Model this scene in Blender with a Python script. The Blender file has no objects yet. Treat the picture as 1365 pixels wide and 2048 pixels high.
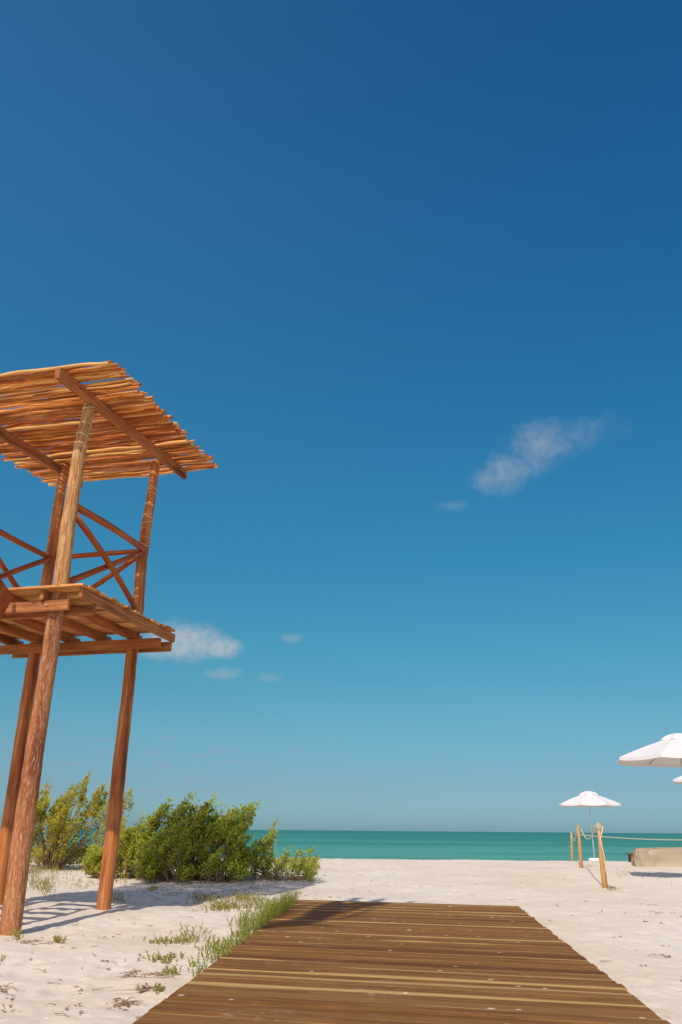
import bpy, math, random
import numpy as np
from mathutils import Vector
R = math.radians
S = bpy.context.scene
col = S.collection
rng = random.Random(7)

# ------------------------------------------------------------------ camera
F = 1650.0
PITCH = math.atan(637.0 / F)
ROLL = R(0.5)
CAM = Vector((0, 0, 1.0))
fw = Vector((0, math.cos(PITCH), math.sin(PITCH)))
_r = Vector((1, 0, 0)); _u = Vector((0, -math.sin(PITCH), math.cos(PITCH)))
rt = _r * math.cos(ROLL) + _u * math.sin(ROLL)
up = -_r * math.sin(ROLL) + _u * math.cos(ROLL)
from mathutils import Matrix
cd = bpy.data.cameras.new("camera"); cam = bpy.data.objects.new("camera", cd); col.objects.link(cam)
M3 = Matrix((rt, up, -fw)).transposed()
cam.matrix_world = Matrix.Translation(CAM) @ M3.to_4x4()
cd.sensor_fit = 'VERTICAL'; cd.sensor_height = 36.0; cd.lens = 36.0 * F / 2048.0
cd.clip_start = 0.05; cd.clip_end = 60000
S.camera = cam

def ray(x, y): return fw + rt * ((x - 682.5) / F) - up * ((y - 1024) / F)
def gz(x, y, z=0.0):            # photo pixel to the point at height z
    r = ray(x, y); return CAM + r * ((z - 1.0) / r.z)
def gy(x, y, Y):                # photo pixel to the point at world depth Y
    r = ray(x, y); return CAM + r * (Y / r.y)

PHI = R(14)
V = Vector((math.sin(PHI), math.cos(PHI), 0)); U = Vector((math.cos(PHI), -math.sin(PHI), 0))
O = Vector((-3.55, 10.1, 0))
def T(u, s, z): return O + U * u + V * s + Vector((0, 0, z))
def pu(x, y, u):                # pixel to the tower's side plane at offset u
    r = ray(x, y); P0 = O + U * u
    return CAM + r * ((P0 - CAM).dot(U) / r.dot(U))
def ps(x, y, s):                # pixel to the tower's cross plane at offset s
    r = ray(x, y); P0 = O + V * s
    return CAM + r * ((P0 - CAM).dot(V) / r.dot(V))

# ------------------------------------------------------------------ mesh collector
class MB:
    def __init__(s): s.v = []; s.f = []; s.uv = []; s.sm = []
    def quad(s, idx, uvs, smooth=False):
        s.f.append(tuple(idx)); s.uv.append(uvs); s.sm.append(smooth)
    def tube(s, pts, rad, n=10, wob=0.0, cap=True, seed=0):
        pts = [Vector(p) for p in pts]; m = len(pts)
        if not hasattr(rad, '__len__'): rad = [rad] * m
        rr = random.Random(seed + m * 13 + int(pts[0].x * 100))
        base = len(s.v); L = 0; Ls = []
        t0 = (pts[1] - pts[0]).normalized()
        a = t0.orthogonal().normalized()
        for i, p in enumerate(pts):
            if i: L += (p - pts[i-1]).length
            Ls.append(L)
            t = (pts[min(i+1, m-1)] - pts[max(i-1, 0)]).normalized()
            a = (a - t * a.dot(t)).normalized(); b = t.cross(a)
            for k in range(n):
                q = 2 * math.pi * k / n
                r = rad[i] * (1 + rr.uniform(-wob, wob))
                s.v.append(p + a * (r * math.cos(q)) + b * (r * math.sin(q)))
        c = 2 * math.pi * max(rad)
        for i in range(m - 1):
            for k in range(n):
                k2 = (k + 1) % n
                s.quad([base+i*n+k, base+i*n+k2, base+(i+1)*n+k2, base+(i+1)*n+k],
                       [(Ls[i], c*k/n), (Ls[i], c*(k+1)/n), (Ls[i+1], c*(k+1)/n), (Ls[i+1], c*k/n)], True)
        if cap:
            for i, rev in ((0, True), (m-1, False)):
                ix = [base+i*n+k for k in range(n)]
                if rev: ix.reverse()
                s.quad(ix, [(0.01*(k % 3), 0.01*k) for k in range(n)], False)
    def board(s, p0, p1, w, h, upv=Vector((0, 0, 1)), ch=0.004, warp=0.0, seed=0):
        """board from p0 to p1 (centre line), width w sideways, h along upv, chamfered"""
        p0 = Vector(p0); p1 = Vector(p1); t = (p1 - p0).normalized()
        side = t.cross(upv).normalized(); u2 = side.cross(t).normalized()
        ch = min(ch, w * .3, h * .3)
        prof = [(-w/2+ch, -h/2), (w/2-ch, -h/2), (w/2, -h/2+ch), (w/2, h/2-ch), (w/2-ch, h/2), (-w/2+ch, h/2), (-w/2, h/2-ch), (-w/2, -h/2+ch)]
        rr = random.Random(seed); L = (p1 - p0).length; m = max(2, int(L / 0.5) + 1) if warp else 2
        base = len(s.v); n = 8
        off = rr.uniform(0, 50)
        for i in range(m):
            f = i / (m - 1); c = p0 + (p1 - p0) * f
            c += u2 * (warp * rr.uniform(-1, 1)) + side * (warp * rr.uniform(-1, 1))
            for x, y in prof: s.v.append(c + side * x + u2 * y)
        per = [0]
        for k in range(n):
            a = prof[k]; b = prof[(k+1) % n]; per.append(per[-1] + math.hypot(a[0]-b[0], a[1]-b[1]))
        for i in range(m - 1):
            x0 = L * i / (m-1) + off; x1 = L * (i+1) / (m-1) + off
            for k in range(n):
                k2 = (k+1) % n
                s.quad([base+i*n+k, base+i*n+k2, base+(i+1)*n+k2, base+(i+1)*n+k],
                       [(x0, per[k]), (x0, per[k+1]), (x1, per[k+1]), (x1, per[k])])
        for i, rev in ((0, True), (m-1, False)):
            ix = list(range(base+i*n, base+i*n+n)); uv = [(p[0]*.1+off, p[1]) for p in prof]
            if rev: ix.reverse(); uv.reverse()
            s.quad(ix, uv)
    def leaf(s, p, d, nrm, L, w, fold=0.25):
        d = d.normalized(); sd = d.cross(nrm)
        if sd.length < 1e-4: sd = d.orthogonal()
        sd.normalize(); nn = sd.cross(d)
        b = len(s.v)
        s.v += [p, p + d*L*.5 + sd*w*.5 + nn*w*fold, p + d*L, p + d*L*.5 - sd*w*.5 + nn*w*fold]
        s.quad([b, b+1, b+2], [(0, .5), (.5, 1), (1, .5)]); s.quad([b, b+2, b+3], [(0, .5), (1, .5), (.5, 0)])
    def build(s, name, mat, parent=None, smooth=None):
        me = bpy.data.meshes.new(name)
        me.from_pydata([tuple(v) for v in s.v], [], s.f)
        uvl = me.uv_layers.new(name='UVMap')
        flat = [c for f in s.uv for uv in f for c in uv]
        uvl.data.foreach_set('uv', flat)
        me.polygons.foreach_set('use_smooth', [bool(x) if smooth is None else smooth for x in s.sm])
        me.materials.append(mat); me.update()
        o = bpy.data.objects.new(name, me); col.objects.link(o)
        if parent:
            o.parent = parent
            o.matrix_parent_inverse = Matrix.Translation(-parent.location) if parent.type == 'EMPTY' and parent.rotation_euler.z == 0 else parent.matrix_world.inverted()
        return o

def tag(o, label=None, cat=None, group=None, kind=None):
    if label: o['label'] = label
    if cat: o['category'] = cat
    if group: o['group'] = group
    if kind: o['kind'] = kind
    return o
def empty(name, loc):
    o = bpy.data.objects.new(name, None); o.location = loc; o.empty_display_size = .2; col.objects.link(o)
    return o

# ------------------------------------------------------------------ materials
class NT:
    def __init__(s, name):
        s.m = bpy.data.materials.new(name); s.m.use_nodes = True; s.t = s.m.node_tree; s.t.nodes.clear()
        s.out = s.n('ShaderNodeOutputMaterial'); s.p = s.n('ShaderNodeBsdfPrincipled')
        s.l(s.p.outputs[0], s.out.inputs[0])
    def n(s, t, **k):
        x = s.t.nodes.new(t)
        for a, b in k.items(): setattr(x, a, b)
        return x
    def l(s, a, b): s.t.links.new(a, b)
    def val(s, sock, v):
        if hasattr(v, 'links') or hasattr(v, 'is_linked'): s.l(v, sock)
        else: sock.default_value = v
    def math(s, op, a, b=None, c=None, clamp=False):
        x = s.n('ShaderNodeMath', operation=op, use_clamp=clamp); s.val(x.inputs[0], a)
        if b is not None: s.val(x.inputs[1], b)
        if c is not None: s.val(x.inputs[2], c)
        return x.outputs[0]
    def mix(s, f, a, b, mode='MIX'):
        x = s.n('ShaderNodeMix', data_type='RGBA', blend_type=mode, clamp_factor=True)
        s.val(x.inputs[0], f); s.val(x.inputs[6], a if hasattr(a, 'is_linked') else (*a, 1)); s.val(x.inputs[7], b if hasattr(b, 'is_linked') else (*b, 1))
        return x.outputs[2]
    def noise(s, vec, scale, detail=4, rough=.55, dist=0.0):
        x = s.n('ShaderNodeTexNoise'); s.l(vec, x.inputs['Vector'])
        x.inputs['Scale'].default_value = scale; x.inputs['Detail'].default_value = detail
        x.inputs['Roughness'].default_value = rough; x.inputs['Distortion'].default_value = dist
        return x.outputs[0]
    def step(s, v, a, b):
        x = s.n('ShaderNodeMapRange', interpolation_type='SMOOTHSTEP'); s.val(x.inputs[0], v)
        x.inputs[1].default_value = a; x.inputs[2].default_value = b
        return x.outputs[0]
    def vmul(s, vec, v3, add=None):
        x = s.n('ShaderNodeVectorMath', operation='MULTIPLY_ADD'); s.l(vec, x.inputs[0]); x.inputs[1].default_value = v3
        if add is not None: s.l(add, x.inputs[2])
        return x.outputs[0]
    def bump(s, h, strength=.5, dist=.01):
        x = s.n('ShaderNodeBump'); x.inputs['Strength'].default_value = strength; x.inputs['Distance'].default_value = dist
        s.l(h, x.inputs['Height']); s.l(x.outputs[0], s.p.inputs['Normal'])
    def set(s, **k):
        for a, b in k.items():
            a = a.replace('_', ' ')
            s.val(s.p.inputs[a], b)

def rgbv(nt, c):
    x = nt.n('ShaderNodeRGB'); x.outputs[0].default_value = (*c, 1); return x.outputs[0]

def wood(name, c1, c2, c3, rough=.75, stretch=(1.6, 26), flecks=0.0, fleck_col=(.5, .33, .2), bump=.5, island=.25, sat=None):
    """grain along U, c1 base, c2 light, c3 dark"""
    t = NT(name); uv = t.n('ShaderNodeUVMap').outputs[0]
    geo = t.n('ShaderNodeNewGeometry'); rnd = geo.outputs['Random Per Island']
    off = t.n('ShaderNodeCombineXYZ'); t.l(t.math('MULTIPLY', rnd, 37.0), off.inputs[0]); t.l(t.math('MULTIPLY', rnd, 91.0), off.inputs[1])
    v = t.vmul(uv, (stretch[0], stretch[1], 1), off.outputs[0])
    g1 = t.noise(v, 1.0, 6, .62, .6); g2 = t.noise(t.vmul(uv, (.9, 5, 1), off.outputs[0]), 1.0, 3, .5)
    c = t.mix(t.step(g1, .4, .68), c1, c2)
    c = t.mix(t.step(g2, .45, .72), c, rgbv(t, c3))
    g3 = t.noise(t.vmul(uv, (stretch[0]*2, stretch[1]*2.6, 1), off.outputs[0]), 1.0, 3, .6)
    c = t.mix(t.math('MULTIPLY', t.step(g3, .55, .68), .55), c, rgbv(t, [x*.5 for x in c3]))
    if flecks:
        f = t.noise(t.vmul(uv, (9, 45, 1), off.outputs[0]), 1.0, 4, .7)
        c = t.mix(t.math('MULTIPLY', t.step(f, .52, .62), flecks), c, rgbv(t, fleck_col))
    # knots
    vo = t.n('ShaderNodeTexVoronoi'); t.l(t.vmul(uv, (2.2, 5.5, 1), off.outputs[0]), vo.inputs['Vector']); vo.inputs['Scale'].default_value = 1
    k = t.step(vo.outputs['Distance'], .10, .04)
    c = t.mix(t.math('MULTIPLY', k, .7), c, rgbv(t, [x*.25 for x in c3]))
    if island:
        h = t.n('ShaderNodeHueSaturation'); t.l(c, h.inputs['Color'])
        t.l(t.math('MULTIPLY_ADD', rnd, 2*island, 1-island), h.inputs['Value']); c = h.outputs[0]
    t.set(Base_Color=c, Roughness=rough); t.p.inputs['Specular IOR Level'].default_value = .15
    t.bump(t.math('ADD', g1, t.math('MULTIPLY', g3, .6)), bump, .008)
    return t

M = {}
M['beam'] = wood('sawn_timber', (.34, .125, .042), (.50, .21, .075), (.16, .052, .02)).m
M['floor'] = wood('floor_board_timber', (.58, .26, .08), (.74, .40, .15), (.38, .12, .035), island=.3).m
M['dark'] = wood('dark_timber', (.16, .06, .035), (.24, .10, .055), (.09, .03, .02)).m
M['rail'] = wood('varnished_log', (.34, .08, .024), (.47, .15, .045), (.13, .032, .012), rough=.5, island=.15).m
M['post'] = wood('smooth_red_log', (.42, .135, .04), (.62, .27, .10), (.19, .05, .016), rough=.6, stretch=(1.0, 16), island=.05).m
def stick_mat(t):
    c = t.p.inputs['Base Color'].links[0].from_socket; rnd = t.n('ShaderNodeNewGeometry').outputs['Random Per Island']
    a = t.math('FRACT', t.math('MULTIPLY', rnd, 13.7)); b = t.math('FRACT', t.math('MULTIPLY', rnd, 29.3))
    c = t.mix(t.math('MULTIPLY', t.step(a, .62, .8), .75), c, rgbv(t, (.86, .52, .18)))
    c = t.mix(t.math('MULTIPLY', t.step(b, .70, .8), .7), c, rgbv(t, (.42, .10, .02)))
    t.l(c, t.p.inputs['Base Color']); return t.m
M['stick'] = stick_mat(wood('thin_peeled_sticks', (.60, .20, .04), (.78, .40, .13), (.20, .045, .012), rough=.6, stretch=(4, 30), island=.45, bump=.8))
# near post: rough red bark below the platform, peeled pale wood above it
def bark_post():
    t = wood('rough_bark_log', (.38, .14, .055), (.50, .24, .11), (.20, .06, .025), stretch=(4, 38), flecks=.55, fleck_col=(.70, .44, .26), bump=1.0, island=0)
    c_low = t.p.inputs['Base Color'].links[0].from_socket
    tc = t.n('ShaderNodeTexCoord').outputs['Object']
    sp = t.n('ShaderNodeSeparateXYZ'); t.l(t.n('ShaderNodeNewGeometry').outputs['Position'], sp.inputs[0])
    n = t.noise(tc, 3.0, 4)
    f = t.step(t.math('ADD', sp.outputs[2], t.math('MULTIPLY', n, .5)), 3.85, 4.15)
    uv = t.n('ShaderNodeUVMap').outputs[0]
    g = t.noise(t.vmul(uv, (3, 30, 1)), 1.0, 6, .65, .5)
    hi = t.mix(t.step(g, .36, .62), (.32, .135, .05), (.61, .36, .15))
    g2 = t.noise(t.vmul(uv, (7, 14, 1)), 1.0, 5, .65)
    hi = t.mix(t.math('MULTIPLY', t.step(g2, .50, .62), .7), hi, rgbv(t, (.36, .16, .06)))
    t.l(t.mix(f, c_low, hi), t.p.inputs['Base Color'])
    return t.m
M['bark'] = bark_post()
M['wire'] = wood('lashing_twine', (.62, .46, .28), (.72, .58, .40), (.5, .36, .2), stretch=(3, 3), island=0).m

def simple(name, c, rough=.6, var=.08, scale=3.0, spec=.3, bump=0):
    t = NT(name); tc = t.n('ShaderNodeTexCoord').outputs['Object']
    n = t.noise(tc, scale, 5)
    t.set(Base_Color=t.mix(n, [x*(1-var) for x in c], [min(1, x*(1+var)) for x in c]), Roughness=rough)
    t.p.inputs['Specular IOR Level'].default_value = spec
    if bump: t.bump(n, bump, .02)
    return t
M['canvas'] = simple('white_canvas', (.70, .675, .66), .9, .06, 6, .1).m
M['pole'] = simple('pale_pole', (.62, .62, .60), .45, .05).m
M['base'] = simple('white_concrete', (.74, .73, .70), .8, .06, 20).m
M['rope'] = simple('pale_rope', (.66, .57, .42), .9, .25, 60, .1, .6).m
M['cover'] = simple('beige_cover_cloth', (.40, .325, .23), .9, .08, 4, .1).m
M['metal'] = simple('bolt_steel', (.45, .38, .34), .4, .1, 30).m
M['stone'] = simple('shell_pieces', (.72, .68, .6), .7, .2, 30).m

def fence_post():
    t = wood('weathered_yellow_post', (.46, .25, .085), (.62, .38, .15), (.30, .13, .045), stretch=(1.5, 16), island=.15)
    return t.m
M['fpost'] = fence_post()

def leafmat(name, cols, trans=.45):
    t = NT(name); rnd = t.n('ShaderNodeNewGeometry').outputs['Random Per Island']
    r = t.n('ShaderNodeValToRGB'); t.l(rnd, r.inputs[0]); e = r.color_ramp.elements
    e[0].position = 0; e[0].color = (*cols[0], 1); e[1].position = 1; e[1].color = (*cols[-1], 1)
    for i, c in enumerate(cols[1:-1]):
        x = e.new((i+1)/(len(cols)-1)); x.color = (*c, 1)
    n = t.noise(t.n('ShaderNodeTexCoord').outputs['Object'], 2.2, 3)
    c = t.mix(t.step(n, .42, .66), r.outputs[0], [min(1, x*1.15) for x in cols[1]])
    c = t.mix(.4, r.outputs[0], c)
    t.set(Base_Color=c, Roughness=.5); t.p.inputs['Specular IOR Level'].default_value = .3
    tr = t.n('ShaderNodeBsdfTranslucent'); t.l(c, tr.inputs[0])
    mx = t.n('ShaderNodeMixShader'); mx.inputs[0].default_value = trans
    t.l(t.p.outputs[0], mx.inputs[1]); t.l(tr.outputs[0], mx.inputs[2]); t.l(mx.outputs[0], t.out.inputs[0])
    return t.m
M['leaf_y'] = leafmat('yellow_green_leaves', [(.36, .36, .025), (.48, .45, .035), (.58, .49, .05), (.40, .41, .03), (.52, .36, .05)])
M['leaf_g'] = leafmat('olive_green_leaves', [(.22, .33, .03), (.42, .48, .035), (.60, .56, .045), (.28, .40, .03), (.62, .46, .05)])
M['leaf_l'] = leafmat('lime_green_leaves', [(.26, .32, .025), (.42, .44, .035), (.52, .48, .045), (.34, .39, .03)])
M['grass'] = leafmat('bright_weed_leaves', [(.20, .26, .02), (.34, .38, .03), (.42, .42, .05), (.26, .32, .025), (.46, .40, .07)])
M['grass_y'] = leafmat('yellowing_weed_leaves', [(.28, .30, .05), (.40, .39, .08), (.48, .41, .12), (.36, .28, .09)])
M['dry'] = leafmat('dry_litter', [(.28, .18, .10), (.36, .22, .12), (.20, .12, .07), (.46, .32, .19)], .1)
M['twig'] = simple('grey_brown_twig', (.22, .15, .09), .85, .3, 20).m
M['caster_leaf'] = leafmat('shadow_caster_leaf', [(.10, .14, .03), (.16, .18, .04), (.2, .2, .05)])  # for the added shadow caster above the frame

def sand():
    t = NT('white_coral_sand'); P = t.n('ShaderNodeNewGeometry').outputs['Position']
    big = t.noise(P, .35, 5, .6); mid = t.noise(P, 2.6, 6, .65); fine = t.noise(P, 45, 5, .7)
    c = t.mix(t.step(big, .35, .65), (.685, .575, .44), (.75, .655, .54))
    c = t.mix(t.math('MULTIPLY', t.step(mid, .5, .72), .32), c, rgbv(t, (.63, .49, .34)))
    c = t.mix(t.math('MULTIPLY', t.step(fine, .54, .70), .5), c, rgbv(t, (.55, .42, .30)))
    # shell bits, pale and dark grains
    vo = t.n('ShaderNodeTexVoronoi'); t.l(P, vo.inputs['Vector']); vo.inputs['Scale'].default_value = 16
    sepc = t.n('ShaderNodeSeparateColor'); t.l(vo.outputs['Color'], sepc.inputs[0])
    spot = t.math('MULTIPLY', t.step(vo.outputs['Distance'], .22, .12), t.step(sepc.outputs[0], .86, .88))
    c = t.mix(t.math('MULTIPLY', spot, .75), c, rgbv(t, (.30, .21, .14)))
    spot2 = t.math('MULTIPLY', t.step(vo.outputs['Distance'], .25, .14), t.step(sepc.outputs[1], .88, .9))
    c = t.mix(spot2, c, rgbv(t, (.88, .80, .70)))
    t.set(Base_Color=c, Roughness=.95); t.p.inputs['Specular IOR Level'].default_value = .15
    h = t.math('ADD', t.math('MULTIPLY', mid, 1.0), t.math('MULTIPLY', fine, .4))
    h = t.math('ADD', h, t.math('MULTIPLY', t.noise(P, 9, 4, .6), .5))
    t.bump(h, .42, .03)
    return t.m
M['sand'] = sand()

def deckmat():
    t = NT('boardwalk_planks'); uv = t.n('ShaderNodeUVMap').outputs[0]
    rnd = t.n('ShaderNodeNewGeometry').outputs['Random Per Island']
    sp = t.n('ShaderNodeSeparateXYZ'); t.l(uv, sp.inputs[0]); x, y = sp.outputs[0], sp.outputs[1]
    off = t.n('ShaderNodeCombineXYZ'); t.l(t.math('MULTIPLY', rnd, 53.0), off.inputs[0]); t.l(t.math('MULTIPLY', rnd, 17.0), off.inputs[1])
    v = t.vmul(uv, (1.1, 3.2, 1), off.outputs[0])          # y runs 0..1 over the plank's width
    g = t.noise(v, 1.0, 6, .6, .8); fine = t.noise(t.vmul(uv, (5, 22, 1), off.outputs[0]), 1.0, 4, .6)
    r2 = t.math('FRACT', t.math('MULTIPLY', rnd, 7.31)); r3 = t.math('FRACT', t.math('MULTIPLY', rnd, 23.7))
    base = t.mix(t.step(g, .35, .68), (.165, .068, .018), (.285, .135, .042))
    base = t.mix(t.step(r2, .15, .95), base, t.mix(g, (.20, .090, .026), (.31, .155, .052)))
    base = t.mix(t.math('MULTIPLY', t.step(r3, .80, .9), .75), base, rgbv(t, (.12, .036, .012)))
    base = t.mix(t.math('MULTIPLY', t.step(fine, .46, .66), .38), base, rgbv(t, (.085, .036, .012)))
    # sapwood: a yellow band along one edge of some planks, its width wandering along the board
    wv = t.n('ShaderNodeCombineXYZ'); t.l(t.math('MULTIPLY', x, .55), wv.inputs[0]); t.l(t.math('MULTIPLY', rnd, 77.0), wv.inputs[1])
    wn = t.noise(wv.outputs[0], 1.0, 3, .5)
    r4 = t.math('FRACT', t.math('MULTIPLY', rnd, 41.9))
    width = t.math('MULTIPLY', t.math('SUBTRACT', t.math('ADD', wn, t.math('MULTIPLY', r4, .5)), .74), 1.2)
    width2 = t.math('ADD', width, .07)
    sap = t.math('GREATER_THAN', width, y)
    x_ = t.n('ShaderNodeMapRange', interpolation_type='SMOOTHSTEP'); t.l(t.math('SUBTRACT', width, y), x_.inputs[0]); x_.inputs[1].default_value = -.05; x_.inputs[2].default_value = .05
    base = t.mix(t.math('MULTIPLY', x_.outputs[0], .92), base, t.mix(fine, (.37, .22, .075), (.48, .31, .12)))
    # dry sand trodden on to the planks
    P = t.n('ShaderNodeNewGeometry').outputs['Position']
    d1 = t.noise(P, 1.3, 5, .65); d2 = t.noise(P, 16, 5, .7)
    dust = t.math('MULTIPLY', t.step(d1, .50, .70), t.step(d2, .50, .68))
    base = t.mix(t.math('MULTIPLY', dust, .35), base, rgbv(t, (.55, .44, .33)))
    vo = t.n('ShaderNodeTexVoronoi'); t.l(P, vo.inputs['Vector']); vo.inputs['Scale'].default_value = 6.5; vo.inputs['Randomness'].default_value = 1
    sc = t.n('ShaderNodeSeparateColor'); t.l(vo.outputs['Color'], sc.inputs[0])
    dn = t.math('ADD', vo.outputs['Distance'], t.math('MULTIPLY', d2, .35))
    blot = t.math('MULTIPLY', t.step(dn, .34, .26), t.step(sc.outputs[0], .74, .76))
    base = t.mix(t.math('MULTIPLY', blot, .75), base, rgbv(t, (.66, .55, .43)))
    # screw heads, two rows by the joists
    scr = None
    for row in (1.45, ):
        dx = t.math('SUBTRACT', x, row)
        for yy in (.3, .72):
            dy = t.math('MULTIPLY', t.math('SUBTRACT', y, yy), .14)
            d = t.math('SQRT', t.math('ADD', t.math('MULTIPLY', dx, dx), t.math('MULTIPLY', dy, dy)))
            k = t.math('LESS_THAN', d, .008)
            scr = k if scr is None else t.math('MAXIMUM', scr, k)
    base = t.mix(scr, base, rgbv(t, (.05, .03, .02)))
    t.set(Base_Color=base, Roughness=t.math('MULTIPLY_ADD', g, .2, .7)); t.p.inputs['Specular IOR Level'].default_value = .08
    t.bump(t.math('ADD', fine, g), .35, .004)
    return t.m
M['deck'] = deckmat()

def seamat():
    t = NT('turquoise_sea'); P = t.n('ShaderNodeNewGeometry').outputs['Position']
    sp = t.n('ShaderNodeSeparateXYZ'); t.l(P, sp.inputs[0])
    Y = sp.outputs[1]
    ly = t.math('LOGARITHM', t.math('MAXIMUM', Y, 1.0), 10.0)      # depth decades: shallows, shelf, open water
    far = t.step(ly, 1.72, 2.35)
    c = t.mix(far, (.095, .32, .25), (.040, .22, .165))
    c = t.mix(t.step(ly, 2.3, 3.1), c, rgbv(t, (.025, .175, .16)))
    # long patches of seagrass and sand bars
    cv = t.n('ShaderNodeCombineXYZ'); t.l(t.math('MULTIPLY', sp.outputs[0], .004), cv.inputs[0]); t.l(t.math('MULTIPLY', ly, 5.0), cv.inputs[1])
    n = t.noise(cv.outputs[0], 1.5, 5, .6)
    c = t.mix(t.math('MULTIPLY', t.step(n, .42, .68), .5), c, rgbv(t, (.010, .14, .12)))
    c = t.mix(t.math('MULTIPLY', t.step(n, .48, .28), .35), c, rgbv(t, (.10, .36, .28)))
    w = t.noise(t.vmul(P, (.9, 1.6, 1)), 1.0, 5, .65)
    w2 = t.noise(t.vmul(P, (.12, .16, 1)), 1.0, 5, .65)
    c = t.mix(t.math('MULTIPLY', t.step(w2, .52, .68), .35), c, rgbv(t, (.012, .15, .13)))
    w3 = t.noise(t.vmul(P, (.035, .10, 1)), 1.0, 5, .6, .5)
    c = t.mix(t.math('MULTIPLY', t.step(w3, .45, .62), .35), c, rgbv(t, (.095, .34, .27)))
    foam = t.noise(t.vmul(P, (.25, .05, 1)), 1.0, 6, .72)
    c = t.mix(t.math('MULTIPLY', t.step(foam, .665, .70), .6), c, rgbv(t, (.6, .7, .7)))
    t.set(Base_Color=c, Roughness=.55); t.p.inputs['Specular IOR Level'].default_value = .12
    t.bump(t.math('ADD', w, t.math('MULTIPLY', w2, 3.0)), .5, .25)
    return t.m
M['sea'] = seamat()

# ------------------------------------------------------------------ ground
def vnoise(x, y, seed):
    xi = np.floor(x).astype(np.int64); yi = np.floor(y).astype(np.int64); fx = x - xi; fy = y - yi
    fx = fx*fx*(3-2*fx); fy = fy*fy*(3-2*fy)
    def h(a, b):
        k = (a*374761393 + b*668265263 + seed*974711) & 0xffffffff
        k = ((k ^ (k >> 13)) * 1274126177) & 0xffffffff
        return ((k ^ (k >> 16)) & 0xffff) / 65535.0
    return (h(xi, yi)*(1-fx) + h(xi+1, yi)*fx)*(1-fy) + (h(xi, yi+1)*(1-fx) + h(xi+1, yi+1)*fx)*fy
nr = np.random.RandomState(3)
foot = [(a, b, c, d) for a, b, c, d in zip(nr.uniform(-13, 14, 2600), nr.uniform(4.5, 33, 2600), nr.uniform(.07, .16, 2600), nr.uniform(.006, .020, 2600))]
DL0, DL1 = gz(595, 1800, .05), gz(265, 2048, .05)
DR0, DR1 = gz(1040, 1815, .05), gz(1340, 2048, .05)
def lx(a, b, y): return a.x + (b.x - a.x) * (y - a.y) / (b.y - a.y)
def base_h(x, y):
    h = -0.10*np.exp(-(((x+3.6)/1.6)**2 + ((y-10.0)/1.5)**2))
    h += .30*np.exp(-(((x+13)/6.5)**2 + ((y-29)/5.5)**2))
    h += .06*np.exp(-(((x+2.5)/3.5)**2 + ((y-20)/2.0)**2))
    t = np.clip((y + .05*x - 32.5)/14, 0, 3); h -= .42*t**1.25
    h = h - .04*np.clip((np.abs(x)-25)/40, 0, 4)
    return np.maximum(h, -3.0)
def height(x, y):
    x = np.asarray(x, float); y = np.asarray(y, float)
    h = base_h(x, y)
    a = .050*(vnoise(x*.55, y*.55, 1)-.5) + .034*(vnoise(x*1.7+9, y*1.7, 2)-.5) + .018*(vnoise(x*4.6, y*4.6+5, 3)-.5) + .012*(vnoise(x*11, y*11, 4)-.5)
    # deck bed: sand lies level with the underside of the planks
    l = DL1.x + (DL0.x-DL1.x)*(y-DL1.y)/(DL0.y-DL1.y); r = DR1.x + (DR0.x-DR1.x)*(y-DR1.y)/(DR0.y-DR1.y)
    ed = np.minimum(np.minimum(x-l, r-x), 13.2-y); k = 1/(1+np.exp(-ed/.06))
    return (h + a)*(1-k) + k*(-.03)
def ground_z(x, y): return float(height(np.array([x]), np.array([y]))[0])

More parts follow.
